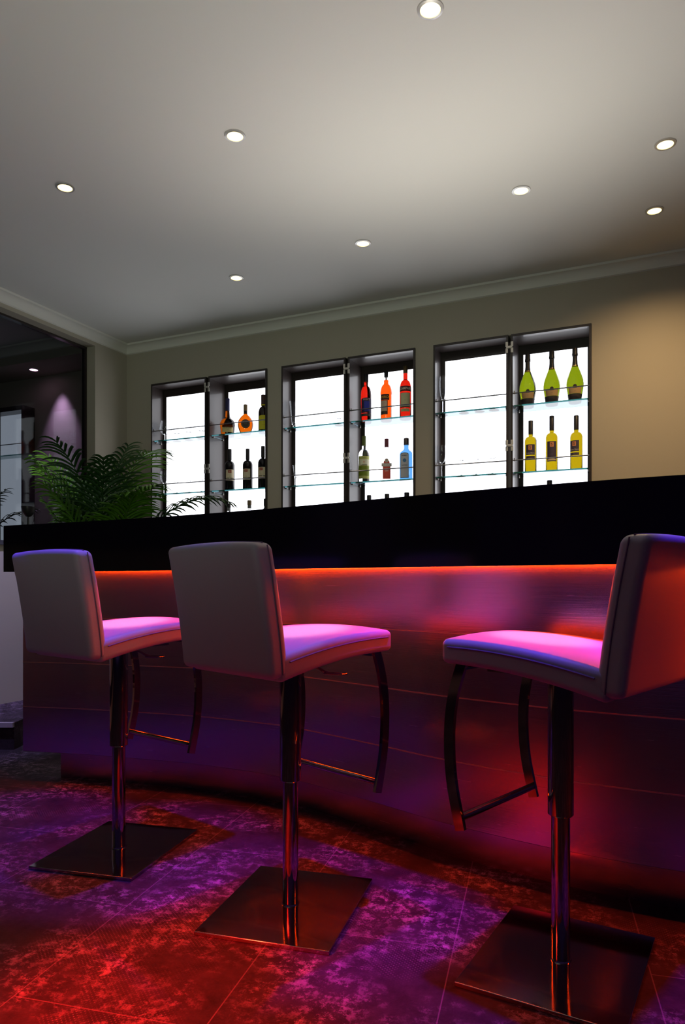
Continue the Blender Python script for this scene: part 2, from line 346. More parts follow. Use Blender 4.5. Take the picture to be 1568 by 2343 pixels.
# ---------------------------------------------------------------- stools
def seat_z(y):           # cushion mid line height offset along its depth
    t = (y + .215) / .435
    return .055 * (1 - (1 - max(0, min(1, t))) ** 2.0) * 1.0
def lean(z): k = (z - .742) / .358; return -.055 * max(0, k) ** 1.35
def make_stool():
    t = thing('bar_stool', 'x', 'bar stool')
    bm = bmesh.new(); rbox(bm, .20, .245, .006, .002, 4); link('base_plate', bm, M_steel, t, loc=(0, 0, .006))
    bm = bmesh.new(); lathe(bm, [(0, .012), (.024, .012), (.024, .40), (0, .40)], 40); link('pole', bm, M_chrome, t)
    bm = bmesh.new(); lathe(bm, [(0, .012), (.028, .012), (.027, .016), (0, .016)], 40); link('floor_collar', bm, M_chrome, t)
    up = bpy.data.objects.new('seat_assembly', None)
    bm = bmesh.new(); lathe(bm, [(0, .388), (.030, .388), (.033, .391), (.033, .752), (0, .752)], 40); sl = link('sleeve', bm, M_chrome, t)
    def ds(q):
        y = q.y + .008; z = q.z
        w = 1 + .0 * y
        b = .010 * (1 - (q.x / .22) ** 2) * (1 if z > 0 else 0)
        th = 1.0 - .12 * (y + .2) / .41
        return (q.x, y, .762 + seat_z(y) + z * th + b)
    bm = bmesh.new(); rbox(bm, .216, .223, .036, .018, 12, ds); seat = link('seat', bm, M_leather, t)
    ys = [-.185 + .405 * i / 24 for i in range(25)]
    def edge(y, z=.014): return .762 + seat_z(y) + z * (1 - .12 * (y + .2) / .41)
    pts = [(-.2175, y, edge(y)) for y in ys[:-1]] + [(-.208, .224, edge(.224))]
    pts += [(x, .2325, edge(.225)) for x in (-.19, -.1, 0, .1, .19)] + [(.208, .224, edge(.224))] + [(.2175, y, edge(y)) for y in ys[:-1][::-1]]
    bm = bmesh.new(); sweep(bm, pts, circ(.0022, 6)); link('piping', bm, M_pipe, seat)
    def db(q):
        z = q.z + .924; y = q.y - .217 + lean(z)
        bulge = -.010 * (1 - (q.x / .22) ** 2) * (1 - (q.z / .18) ** 2) * (1 if q.y < 0 else .3)
        cz = .008 * (q.x / .22) ** 2 * (1 if q.z > .1 else 0)
        return (q.x, y + bulge, z - cz)
    bm = bmesh.new(); rbox(bm, .216, .034, .184, .020, 12, db); back = link('backrest', bm, M_leather, t)
    for s in (-1, 1):
        pts = []
        for i in range(21):
            z = .75 + .346 * i / 20; pts.append((s * .2165, -.216 + .008 + lean(z), z))
        bm = bmesh.new(); sweep(bm, pts, circ(.0020, 6), up=Vector((1, 0, 0))); link('piping', bm, M_pipe, back)
    bm = bmesh.new(); sweep(bm, [(x, -.216 + .004 + lean(1.108), 1.1085 - .008 * (x / .22) ** 2) for x in [-.205 + .041 * i for i in range(11)]], circ(.002, 6)); link('piping', bm, M_pipe, back)
    # footrest
    fr = None
    bm = bmesh.new(); box(bm, -.20, .20, .165, .195, .772, .780); box(bm, -.05, .05, -.08, .19, .752, .760); fr = link('seat_bracket', bm, M_chrome, t, smooth=False)
    for s in (-1, 1):
        pts = spline([(s * .196, .175, .79), (s * .196, .203, .70), (s * .196, .215, .60), (s * .196, .208, .48), (s * .196, .180, .355)], 6)
        bm = bmesh.new(); sweep(bm, pts, [(-.006, -.014), (.006, -.014), (.006, .014), (-.006, .014)], up=Vector((0, 1, 0))); link('footrest_leg', bm, M_chrome, t, smooth=False)
    bm = bmesh.new(); sweep(bm, [(-.19, .186, .385), (.19, .186, .385)], circ(.0105, 16)); link('footrest_bar', bm, M_chrome, t)
    bm = bmesh.new(); pts = spline([(.02, .0, .745), (.075, .03, .742), (.105, .045, .728), (.125, .055, .722)], 5); sweep(bm, pts, circ(.004, 8))
    g = bm
    rb = bmesh.new(); rbox(rb, .032, .013, .003, .0025, 3, lambda q: ((q.x + .15) * .9 + .0, q.y + .062 + q.x * .35, q.z + .722 + abs(q.y) * .1))
    me = bpy.data.meshes.new('tmp'); rb.to_mesh(me); rb.free(); g.from_mesh(me); link('height_lever', g, M_chrome, t)
    return t
def copy_tree(o, parent=None):
    c = o.copy(); C.objects.link(c)
    if parent: c.parent = parent
    for ch in list(o.children): copy_tree(ch, c)
    return c
st0 = make_stool()
stools = [((-.834, 2.68), (.63, .777), -.26, 'white leather bar stool furthest left, standing nearest the end of the bar'),
          ((-.160, 2.21), (.715, .699), -.28, 'white leather bar stool in the middle of the row, its back to the viewer'),
          ((.572, 1.885), (-.735, .678), -.53, 'white leather bar stool turned to the left, at the right edge')]
for i, (p, F, base, lab) in enumerate(stools):
    s = st0 if i == 0 else copy_tree(st0)
    yaw = math.atan2(F[1], F[0]) - PI / 2
    s.location = (p[0], p[1], 0); s.rotation_euler = (0, 0, yaw)
    tag(s, lab, 'bar stool', 'white leather bar stools in front of the bar')
    for ch in s.children:
        if ch.name.startswith('base_plate'): ch.rotation_euler = (0, 0, base - yaw)

# ---------------------------------------------------------------- ceiling lights
dl0 = None
DL = [(985, 20, 'largest and nearest, at the top edge of the photo'), (538, 310, 'second nearest, above the middle stool'), (149, 428, 'furthest left, above the palm side'),
      (1523, 329, 'at the right edge, the nearer of the two there'), (1193, 435, 'right of the middle, above the sparkling wine'), (1498, 481, 'at the right edge, the farther of the two there'),
      (831, 556, 'in the middle, above the red bottles'), (541, 635, 'farthest and smallest, above the brandy bottles')]
for i, (x, y, w) in enumerate(DL):
    Z = FPX * (CEIL - 1) / (YH - y); X = (x - CX) / FPX * Z
    if dl0 is None:
        dl0 = thing('downlight', 'x', 'ceiling light')
        bm = bmesh.new(); lathe(bm, [(.0355, -.001), (.0355, -.006), (.046, -.0045), (.047, -.0005), (.047, .0), (.0355, .0)], 32, closed=True); link('rim', bm, mat('rim', (.6, .58, .55), .3, .6), dl0)
        bm = bmesh.new(); lathe(bm, [(0, -.006), (.020, -.0075), (.0345, -.0035), (.035, -.0005), (0, -.0004)], 32); link('lens', bm, M_lens, dl0)
        d = dl0
    else: d = copy_tree(dl0)
    d.location = (X, Z, CEIL); tag(d, 'round warm ceiling light, ' + w, 'ceiling light', 'downlights in the ceiling')
    warm = (1, .66, .32) if i in (3, 5) else (1, .85, .62)
    lamp('SPOT', 'downlight_beam', (X, Z, CEIL - .012), (X, Z, 0), warm, 62 if i in (3, 5) else (5 if i in (4, 6, 7) else 4), .02, 150 if i in (3, 5) else 118, 1)
u_, Z_ = px_u(77, -.2)
dp = thing('downlight', 'small pink ceiling light in the bulkhead seen through the smoked glass', 'ceiling light', WP(u_, -.2, 2.835))
bm = bmesh.new(); lathe(bm, [(.034, -.001), (.034, -.006), (.046, -.0045), (.047, 0), (.034, 0)], 32, closed=True); link('rim', bm, MATS['rim'], dp)
bm = bmesh.new(); lathe(bm, [(0, -.006), (.02, -.007), (.033, -.0035), (.0335, -.0005), (0, -.0004)], 32); link('lens', bm, M_lensp, dp)
pu = px_u(118, -.12)[0]
lamp('SPOT', 'pink_beam', WP(pu, -.12, 2.82), WP(pu, 0.06, 1.2), (.75, .45, 1), 40, .02, 56, .9)

# ---------------------------------------------------------------- back bar cabinets
S1, S2, S3 = 2.165, 1.722, CBOT + .018
def cabinet(u0, u1, depth, lab, side):
    w = u1 - u0; th = .016
    t = thing('display_cabinet', lab, 'cabinet', WP(u0, 0, 0), -AW, 'backlit display cabinets in the wall')
    bm = bmesh.new(); f = -.012
    box(bm, .003, th, f, depth, CBOT, CTOP); box(bm, w - th, w - .003, f, depth, CBOT, CTOP); box(bm, th, w - th, f, depth, CTOP - th, CTOP); box(bm, th, w - th, f, depth, CBOT, CBOT + th)
    link('cabinet_frame', bm, M_dark, t, smooth=False)
    bm = bmesh.new(); e = .030; zt = CTOP - .078
    y0 = depth - .016
    box(bm, th, th + e, y0, depth - .001, CBOT + th, CTOP - th); box(bm, w - th - e, w - th, y0, depth - .001, CBOT + th, CTOP - th); box(bm, th + e, w - th - e, y0, depth - .001, zt, CTOP - th)
    link('inner_frame', bm, M_dark, t, smooth=False)
    bm = bmesh.new(); box(bm, th + e, w - th - e, depth - .012, depth - .002, CBOT + th, zt); link('light_panel', bm, M_panel, t, smooth=False)
    for z in (S1, S2):
        bm = bmesh.new(); box(bm, th + .002, w - th - .002, .016, depth - .03, z - .010, z); sh = link('glass_shelf', bm, M_shelf, t, smooth=False)
        bm = bmesh.new(); box(bm, th + .002, w - th - .002, .0145, .0158, z - .008, z); link('polished_edge', bm, M_edge, sh, smooth=False)
        for x in (th, w - th - .014):
            for y in (.035, depth - .055):
                bm = bmesh.new(); lathe(bm, [(0, -.011), (.005, -.011), (.006, -.009), (.006, 0), (0, 0)], 12); link('shelf_support', bm, M_rod, sh, loc=(x + .007, y, z - .0085))
        bm = bmesh.new(); sweep(bm, [(th, .006, z + .077), (w - th, .006, z + .077)], circ(.0040, 8))
        r = link('retaining_rod', bm, M_rod, t)
        bm = bmesh.new(); sweep(bm, [(th + .006, .006, z + .070), (th + .006, .006, z + .092)], circ(.003, 8), up=Vector((0, 1, 0))); link('rod_pin', bm, M_rod, r)
    return t
HING = []
lab_c = [('left narrow-sided', 'brandy glasses', 'brandy and red wine bottles'), ('middle', 'beer glasses', 'red aperitif and gin bottles'), ('right', 'champagne flutes', 'sparkling and white wine bottles')]
for ci, (a, b) in enumerate(CABS):
    nm = ['leftmost pair', 'middle pair', 'rightmost pair'][ci]
    g = ['wine and brandy glasses', 'tall tapered beer glasses', 'champagne flutes and wine glasses'][ci]; bt = ['brandy and red wine bottles', 'red aperitif and gin bottles', 'green sparkling and yellow white wine bottles'][ci]
    ca = cabinet(a[0], a[1], .15, 'backlit cabinet of ' + g + ', ' + nm, 0)
    cb = cabinet(b[0], b[1], .225, 'backlit cabinet of ' + bt + ', ' + nm, 1)
    for z in (CTOP - .085, 1.895):
        # hinge: two screwed plates and a knuckle, fixed on the right-hand cabinet
        xm = (a[1] - b[0]) / 2
        bm = bmesh.new()
        for s in (-1, 1):
            for zz in (-.021, .021):
                def dd(q, s=s, zz=zz): return (xm + s * .017 + q.x, -.016 + q.y, z + zz + q.z)
                rbox(bm, .0085, .003, .016, .0028, 2, dd)
        rbox(bm, .020, .005, .008, .002, 2, lambda q: (xm + q.x, -.018 + q.y, z + q.z))
        link('hinge', bm, mat('hinge_metal', (.72, .68, .62), .4, .7), cb)

# ---------------------------------------------------------------- lettering
def text_part(s, size, r, z, col, parent, font_bold=True, ang=0, xoff=0, flat=False, sx=1.0):
    cu = bpy.data.curves.new('t', 'FONT'); cu.body = s; cu.size = size; cu.align_x = 'CENTER'; cu.align_y = 'CENTER'; cu.extrude = .0003; cu.offset = size * .02
    tmp = bpy.data.objects.new('t', cu); C.objects.link(tmp)
    dg = bpy.context.evaluated_depsgraph_get(); me = bpy.data.meshes.new_from_object(tmp.evaluated_get(dg)); bpy.data.objects.remove(tmp)
    for v in me.vertices:
        x, y, d = v.co.x * sx + xoff, v.co.y, v.co.z
        if flat: v.co = (x, -r - d, z + y)
        else: th = x / r + ang; v.co = ((r + d) * math.sin(th), -(r + d) * math.cos(th), z + y)
    me.materials.clear(); me.materials.append(paint('ink_%d_%d_%d' % tuple(int(c * 99) for c in col), col))
    o = bpy.data.objects.new('lettering', me); C.objects.link(o); o.parent = parent; return o
def label_part(r, z0, z1, half, col, parent, ang=0, name='paper_label', arch=0, rz=None, flat=None, depth=.0005, r1=None):
    """a curved paper patch; half = half angle; arch raises the middle of its top"""
    bm = bmesh.new(); n = 16; gr = []
    for i in range(n + 1):
        f = -1 + 2 * i / n; th = ang + half * f; zt = z1 + arch * math.sqrt(max(0, 1 - f * f))
        col_ = []
        for rr in (r, r + depth):
            for zz in (z0, zt):
                if flat: col_.append(bm.verts.new((flat[0] + flat[1] * f, -rr, zz)))
                else:
                    r2 = rr + (r1 - r if (r1 is not None and zz > z0) else 0); col_.append(bm.verts.new((r2 * math.sin(th), -r2 * math.cos(th), zz)))
        gr.append(col_)
    for a, b in zip(gr, gr[1:]):
        for (i, j) in ((0, 1), (1, 3), (3, 2), (2, 0)): bm.faces.new((a[i], a[j], b[j], b[i]))
    for e in (gr[0], gr[-1]): bm.faces.new((e[0], e[1], e[3], e[2]))
    col = tuple(min(.85, c * 1.45) for c in col)
    return link(name, bm, paint('paper_%d_%d_%d' % tuple(int(c * 99) for c in col), col), parent)

# ---------------------------------------------------------------- bottles
def P(*seq): return list(seq)
def body_prof(H, R0, rn, sh, neck, top=None):
    """bottle glass: base, straight body to sh, rounded shoulder to neck, straight neck to H"""
    pr = [(0, .004), (R0 * .55, .003), (R0 * .9, 0), (R0, .006), (R0, sh)]
    for k in range(1, 8):
        a = k / 8 * PI / 2; pr.append((rn + (R0 - rn) * (math.cos(a)) ** .9, sh + (neck - sh) * (math.sin(a)) ** 1.1 * .93))
    pr += [(rn, neck), (rn, H), (0, H)]
    return pr
def put(px, d, z, ytop=None):
    u, Z = px_u(px, d); return WP(u, d, z), (px_h(px, ytop, d) - z if ytop else None)
def face(px, turn=0):   # yaw so the label faces the viewer, then turned
    return turn
def bottle(name, lab, group, px, z, ytop, d=.095, yaw=0.0, sx=1, sy=1):
    loc, h = put(px, d, z, ytop)
    v = math.atan2(loc.x, loc.y)      # direction from the viewer
    return thing(name, lab, 'bottle', loc, -v + yaw, group), h
def mesh_bottle(t, prof, m, name='glass_body', sx=1, sy=1):
    bm = bmesh.new(); lathe(bm, prof, 36, sx=sx, sy=sy); return link(name, bm, m, t)
def cap(t, r, z0, z1, m, name='cap', top=None):
    bm = bmesh.new(); lathe(bm, [(0, z0), (r, z0), (r, z1 - .003), (r - .002, z1), (0, z1)], 24); return link(name, bm, m, t)

K_black = paint('cap_black', (.012, .012, .016), .35); K_foil = paint('foil_dark', (.035, .032, .035), .35, .3)
# sparkling wine
G_spark = glassm('green_sparkling', (.10, .13, .002)); G_dk = glassm('dark_green', (.05, .07, .01))
where3 = ['on the left', 'in the middle', 'on the right']
for i, (px, yt) in enumerate([(1208, 811), (1263, 804), (1316, 797)]):
    t, h = bottle('sparkling_wine_bottle', 'green big-bellied sparkling wine bottle, standing ' + where3[i] + ' of the top shelf', 'sparkling wine bottles on the right cabinet top shelf', px, S1, yt)
    k = h / .32
    pr = [(0, .004), (.03, .002), (.038, 0), (.040, .006), (.045, .04), (.0535, .085), (.055, .105), (.052, .13), (.044, .155), (.032, .185), (.022, .208), (.0165, .225), (.0145, .25), (.0145, .30), (0, .30)]
    mesh_bottle(t, [(r, z * k) for r, z in pr], G_spark)
    bm = bmesh.new(); lathe(bm, [(r, z * k) for r, z in [(.0205, .2125), (.0175, .225), (.0155, .25), (.0155, .272), (.0185, .275), (.0190, .285), (.0170, .292), (.0165, .317), (.0150, .32), (0, .32)]], 24); link('foil', bm, K_foil, t)
    bm = bmesh.new(); lathe(bm, [(r, z * k) for r, z in [(.0208, .210), (.0212, .212), (.0206, .2155), (.0202, .2135)]], 24, closed=True); link('neck_band', bm, paint('gold', (.8, .5, .15), .3, 1), t)
    label_part(.0470, .043 * k, .078 * k, .85, (.42, .27, .13), t, r1=.0528)
    label_part(.0405, .006 * k, .0425 * k, 1.35, (.03, .025, .03), t, name='lower_label', r1=.0460)
    l = label_part(.0525, .074 * k, .084 * k, .22, (.03, .02, .025), t, arch=.012, name='round_seal', r1=.0548); 
    text_part('\u2013\u2013\u2013', .008, .0515, .060 * k, (.2, .12, .06), t)
# white wine
G_white = glassm('yellow_wine', (.22, .155, .002))
for i, (px, yt) in enumerate([(1215, 963), (1263, 952), (1319, 951)]):
    t, h = bottle('white_wine_bottle', 'yellow white wine bottle, ' + ['smallest, on the left of the second shelf', 'tall dark label, in the middle of the second shelf', 'label turned left, on the right of the second shelf'][i], 'white wine bottles on the second shelf', px, S2, yt, yaw=[-.1, 0, -.35][i] * -1 * -1)
    r0 = .039; rn = .0145
    mesh_bottle(t, body_prof(h - .004, r0, rn, h * .60, h * .70), G_white)
    bm = bmesh.new(); lathe(bm, [(0, .0035), (.020, .010), (.031, .0045)][::-1] + [(.031, .0045), (.026, .024), (.012, .034), (0, .036)], 24)
    bm.free()
    cap(t, rn + .0014, h * .74, h, K_foil, 'foil')
    ink = (.045, .035, .06)
    zt = h * .53
    if i == 1:
        label_part(r0 + .0004, h * .17, zt, .80, ink, t)
        label_part(r0 + .0012, h * .185, h * .20, .70, (.45, .36, .25), t, name='castle_print', arch=.008)
        text_part('\u2013\u2013\u2013\u2013\u2013\u2013', .0055, r0 + .0012, h * .30, (.35, .3, .3), t)
    else:
        label_part(r0 + .0004, h * .33, zt, .80, ink, t); label_part(r0 + .0004, h * .26, h * .31, .80, ink, t, name='lower_label')
        text_part('Santa Elena', .0125, r0 + .0012, h * .365, (.55, .5, .45), t)
        text_part('\u2013\u2013\u2013\u2013', .006, r0 + .0012, h * .285, (.4, .35, .3), t)
    label_part(r0 + .0012, zt - .036, zt - .006, .30, (.62, .22, .09), t, name='crest')
    text_part('S', .026, r0 + .0022, zt - .021, (.12, .07, .05), t)
# red wine
G_red = mat('red_wine_glass', (.012, .010, .012), .08, spec=.6)
for i, (px, yt) in enumerate([(526, 1028), (567, 1027), (602, 1021)]):
    t, h = bottle('red_wine_bottle', 'dark red wine bottle with cream label, ' + where3[i] + ' of the second shelf', 'red wine bottles on the second shelf', px, S2, yt, yaw=[0, .35, .4][i] * -1)
    r0 = .0395; mesh_bottle(t, body_prof(h - .004, r0, .0138, h * .60, h * .72), G_red)
    cap(t, .0155, h * .74, h, K_foil, 'foil')
    cr = (.62, .50, .34)
    label_part(r0 + .0004, h * .30, h * .50, .85, cr, t); label_part(r0 + .0004, h * .235, h * .285, .85, cr, t, name='lower_label')
    label_part(r0 + .0012, h * .42, h * .485, .33, (.32, .06, .04), t, name='red_square')
    text_part('#', .016, r0 + .0022, h * .452, (.62, .45, .3), t); text_part('\u2013\u2013\u2013\u2013\u2013', .006, r0 + .0012, h * .335, (.25, .2, .15), t); text_part('\u2013\u2013\u2013\u2013', .005, r0 + .0012, h * .26, (.25, .2, .15), t)
# brandies
gr = 'brandy bottles on the top shelf'
t, h = bottle('cognac_bottle', 'long-necked amber cognac bottle with flared belly and cream label', gr, 521, S1, 912)
G_amb = glassm('amber', (.16, .03, .001)); k = h / .27
mesh_bottle(t, [(r, z * k) for r, z in [(0, .004), (.045, .002), (.050, .0), (.052, .006), (.056, .04), (.061, .075), (.060, .09), (.052, .108), (.036, .120), (.024, .130), (.019, .142), (.0165, .18), (.0155, .21), (0, .21)]], G_amb)
cap(t, .0175, .18 * k, h, paint('foil_blue', (.03, .03, .11), .35), 'foil')
label_part(.0575, .018 * k, .070 * k, .82, (.66, .50, .22), t); text_part('COURVOISIER', .0115, .0582, .050 * k, (.25, .15, .06), t); text_part('\u2013\u2013\u2013\u2013', .007, .0582, .036 * k, (.25, .15, .06), t)
t, h = bottle('brandy_bottle', 'flat oval orange brandy bottle with round dark medallion and cork', gr, 562, S1, 926)
G_or = glassm('orange_brandy', (.32, .055, .001)); k = h / .235
pr = [(0, .003), (.030, .001), (.036, .0)] + [(.038 + .022 * math.sin(PI * min(1, (a / 9)) ** .9), .004 + .155 * a / 9) for a in range(0, 7)] + [(.049, .118), (.038, .135), (.025, .148), (.0155, .156), (.0145, .19), (0, .19)]
mesh_bottle(t, [(r, z * k) for r, z in pr], G_or, sy=.6)
cap(t, .0160, .185 * k, h, paint('cork_top', (.38, .26, .14), .7), 'cork'); cap(t, .0150, .16 * k, .186 * k, K_foil, 'neck_band')
bm = bmesh.new(); bmesh.ops.create_cone(bm, cap_ends=True, segments=36, radius1=.035, radius2=.035, depth=.003, matrix=Matrix.Translation((0, -.0385, .075 * k)) @ Matrix.Rotation(PI / 2, 4, 'X')); link('medallion', bm, paint('medallion', (.07, .045, .03), .45), t)
bm = bmesh.new(); sweep(bm, [(.027 * math.cos(a * PI / 18), -.0403, .075 * k + .027 * math.sin(a * PI / 18)) for a in range(37)], circ(.0012, 6), up=Vector((0, 1, 0))); link('medallion_ring', bm, paint('ring', (.35, .22, .12), .4), t)
text_part('\u2013\u2013\u2013\u2013\u2013', .010, .0402, .075 * k, (.4, .26, .14), t, flat=True)
t, h = bottle('brandy_bottle', 'dark brandy bottle with large yellow label and neck band, half behind the cabinet frame', gr, 603, S1, 904)
G_bd = glassm('dark_brandy', (.30, .03, .01)); mesh_bottle(t, body_prof(h - .06, .040, .0165, h * .50, h * .69), mat('dark_brandy_glass', (.02, .008, .006), .06, spec=.7))
cap(t, .0185, h * .74, h, paint('foil_brown', (.09, .04, .035), .4), 'cap'); cap(t, .0188, h * .715, h * .745, paint('yellow_band', (.85, .72, .02)), 'neck_band')
label_part(.0405, h * .06, h * .40, 1.0, (.72, .52, .03), t, arch=.012); text_part('\u2013\u2013\u2013\u2013', .013, .0413, h * .30, (.35, .1, .02), t); text_part('\u2013\u2013\u2013\u2013\u2013\u2013', .008, .0413, h * .18, (.35, .1, .02), t)
# aperitifs
gr = 'red and orange aperitif bottles on the top shelf'
t, h = bottle('aperitif_bottle', 'red aperitif bottle with dark blue wrap label, left of the orange one', gr, 838, S1, 857, yaw=.1)
G_rd = glassm('red_liqueur', (.32, .006, .002)); mesh_bottle(t, body_prof(h - .03, .039, .0155, h * .56, h * .76), G_rd)
cap(t, .0175, h * .84, h, K_black)
label_part(.0396, h * .18, h * .46, 1.1, (.03, .02, .06), t, arch=.012); label_part(.0404, h * .22, h * .42, .5, (.03, .04, .33), t, name='blue_panel')
text_part('SELECT', .0175, .0412, h * .455, (.65, .45, .4), t); label_part(.0396, h * .11, h * .165, 1.1, (.05, .04, .04), t, name='lower_label'); text_part('\u2013\u2013\u2013', .009, .0404, h * .138, (.6, .55, .5), t)
t, h = bottle('aperitif_bottle', 'bright orange aperitif bottle with black banner label and pouring spout', gr, 884, S1, 849, yaw=-.15)
G_ap = glassm('orange_liqueur', (.50, .045, .002)); mesh_bottle(t, [(0, .004), (.03, .002), (.038, 0), (.0405, .006), (.0405, h * .50), (.0425, h * .545), (.041, h * .60), (.036, h * .66), (.030, h * .70), (.0185, h * .73), (.0165, h * .76), (.0175, h * .80), (.016, h * .81), (0, h * .81)], G_ap)
bm = bmesh.new(); lathe(bm, [(0, h * .81), (.006, h * .81), (.006, h * .88), (0, h * .88)], 12); link('spout', bm, paint('spout', (.45, .4, .4), .4), t)
cap(t, .0150, h * .87, h, K_black, 'stopper')
label_part(.0412, h * .39, h * .51, .85, (.05, .015, .02), t, ang=-.15); text_part('APEROL', .0235, .0420, h * .45, (.95, .45, .04), t, ang=-.15)
label_part(.0412, h * .10, h * .385, .72, (.07, .05, .03), t, ang=-.3, name='lower_label'); label_part(.0418, h * .17, h * .375, .58, (.72, .42, .30), t, ang=-.3, name='pink_panel'); text_part('\u2013\u2013\u2013\u2013\u2013\u2013', .008, .0425, h * .33, (.5, .15, .1), t, ang=-.3)
t, h = bottle('aperitif_bottle', 'red bitter bottle with white capital lettering and cream label, right of the orange one', gr, 928, S1, 838, yaw=-.05)
G_ca = glassm('bitter_red', (.30, .006, .002)); mesh_bottle(t, body_prof(h * .86, .0415, .0155, h * .56, h * .74), G_ca)
cap(t, .0160, h * .865, h, paint('foil_olive', (.12, .08, .03), .35, .5))
label_part(.0420, h * .50, h * .60, 1.2, (.10, .012, .015), t); text_part('CAMPARI', .0235, .0428, h * .55, (.85, .80, .70), t, sx=.92)
label_part(.0420, h * .19, h * .47, .95, (.10, .03, .02), t, name='lower_label'); label_part(.0426, h * .21, h * .465, .86, (.55, .50, .28), t, name='cream_panel'); text_part('\u2013\u2013\u2013\u2013', .008, .0434, h * .33, (.3, .2, .1), t)
label_part(.0420, h * .115, h * .17, .80, (.60, .50, .24), t, name='foot_label'); text_part('\u2013\u2013\u2013\u2013', .008, .0428, h * .142, (.15, .04, .03), t)
# spirits, second shelf
gr = 'clear and blue spirit bottles on the second shelf'
t, h = bottle('liqueur_bottle', 'clear bottle with green foil neck and green and cream wrap label', gr, 833, S2, 998)
mesh_bottle(t, body_prof(h - .004, .041, .0150, h * .55, h * .72), M_clear)
cap(t, .0158, h * .79, h, paint('foil_green', (.12, .16, .03), .4), 'foil')
label_part(.0416, h * .08, h * .56, 1.15, (.40, .42, .12), t); label_part(.0423, h * .36, h * .49, 1.05, (.68, .60, .44), t, name='cream_panel'); label_part(.0423, h * .14, h * .345, 1.05, (.14, .19, .01), t, name='green_panel')
text_part('Luxardo', .0150, .0431, h * .372, (.05, .06, .02), t); text_part('40', .011, .0431, h * .43, (.75, .12, .06), t); text_part('\u2013\u2013\u2013\u2013\u2013\u2013', .008, .0424, h * .525, (.06, .08, .02), t)
t, h = bottle('gin_bottle', 'clear square gin bottle with red label and dark red cap', gr, 885, S2, 1004)
def sq_bottle(t, hx, hy, sh, rn, H, m):
    bm = bmesh.new(); rings = []
    def ring(a, b, z, e):
        out = []
        for i in range(32):
            th = 2 * PI * i / 32; c, s = math.cos(th), math.sin(th); out.append(bm.verts.new((a * math.copysign(abs(c) ** e, c), b * math.copysign(abs(s) ** e, s), z)))
        return out
    for a, b, z, e in [(hx * .93, hy * .93, 0, .3), (hx, hy, .006, .3), (hx, hy, sh, .3), (hx * .93, hy * .93, sh + .012, .4), (hx * .6, hy * .66, sh + .026, .7), (rn * 1.1, rn * 1.1, sh + .036, 1), (rn, rn, sh + .042, 1), (rn, rn, H, 1)]: rings.append(ring(a, b, z, e))
    bm.faces.new(rings[0][::-1]); bm.faces.new(rings[-1])
    for a, b in zip(rings, rings[1:]):
        for i in range(32): bm.faces.new((a[i], a[(i + 1) % 32], b[(i + 1) % 32], b[i]))
    return link('glass_body', bm, m, t)
sq_bottle(t, .037, .032, h * .60, .0135, h * .90, M_clear)
cap(t, .0155, h * .80, h, paint('cap_red', (.20, .03, .05), .35))
fl = .0325
label_part(fl, h * .05, h * .40, 1, (.62, .07, .05), t, flat=(0, .028)); label_part(fl + .0002, h * .40, h * .44, 1, (.62, .07, .05), t, flat=(0, .022), arch=.014, name='label_crown')
label_part(fl + .0008, h * .335, h * .415, 1, (.42, .40, .38), t, flat=(0, .037), name='banner'); text_part('BOSFORD', .0165, fl + .0015, h * .375, (.9, .88, .85), t, flat=True, sx=.85)
bm = bmesh.new(); bmesh.ops.create_cone(bm, cap_ends=True, segments=28, radius1=.0145, radius2=.0145, depth=.002, matrix=Matrix.Translation((0, -fl - .0018, h * .475)) @ Matrix.Rotation(PI / 2, 4, 'X')); link('round_seal', bm, paint('seal', (.7, .6, .5)), t)
text_part('7', .018, fl + .0032, h * .475, (.25, .2, .2), t, flat=True); text_part('\u2013\u2013\u2013\u2013', .008, fl + .0008, h * .30, (.9, .7, .6), t, flat=True); text_part('GIN', .014, fl + .0008, h * .24, (.75, .75, .75), t, flat=True); text_part('\u2013\u2013\u2013', .008, fl + .0008, h * .14, (.9, .6, .5), t, flat=True)
t, h = bottle('gin_bottle', 'sky blue square gin bottle with grey arched label, beside the cabinet edge', gr, 930, S2, 1003, yaw=-.12)
G_bl = glassm('blue_gin', (.06, .19, .40)); sq_bottle(t, .045, .036, h * .62, .0165, h * .88, G_bl)
cap(t, .0190, h * .84, h, paint('cap_grey', (.13, .10, .10), .3, .6))
fl = .0365
label_part(fl, h * .045, h * .60, 1, (.05, .05, .06), t, flat=(-.008, .030), arch=.014); label_part(fl + .0006, h * .060, h * .59, 1, (.50, .50, .53), t, flat=(-.008, .0275), arch=.013, name='grey_panel')
bm = bmesh.new(); bmesh.ops.create_cone(bm, cap_ends=True, segments=28, radius1=.013, radius2=.013, depth=.002, matrix=Matrix.Translation((-.008, -fl - .0022, h * .46)) @ Matrix.Rotation(PI / 2, 4, 'X')); link('emblem', bm, paint('emblem', (.12, .28, .52)), t)
text_part('BOMBAY', .010, fl + .0014, h * .575, (.05, .05, .06), t, flat=True, xoff=-.008); text_part('SAPPHIRE', .0095, fl + .0014, h * .345, (.05, .05, .06), t, flat=True, xoff=-.008); text_part('\u2013\u2013\u2013\u2013', .006, fl + .0014, h * .28, (.2, .2, .22), t, flat=True, xoff=-.008); text_part('\u2013\u2013\u2013\u2013', .006, fl + .0014, h * .23, (.2, .2, .22), t, flat=True, xoff=-.008)
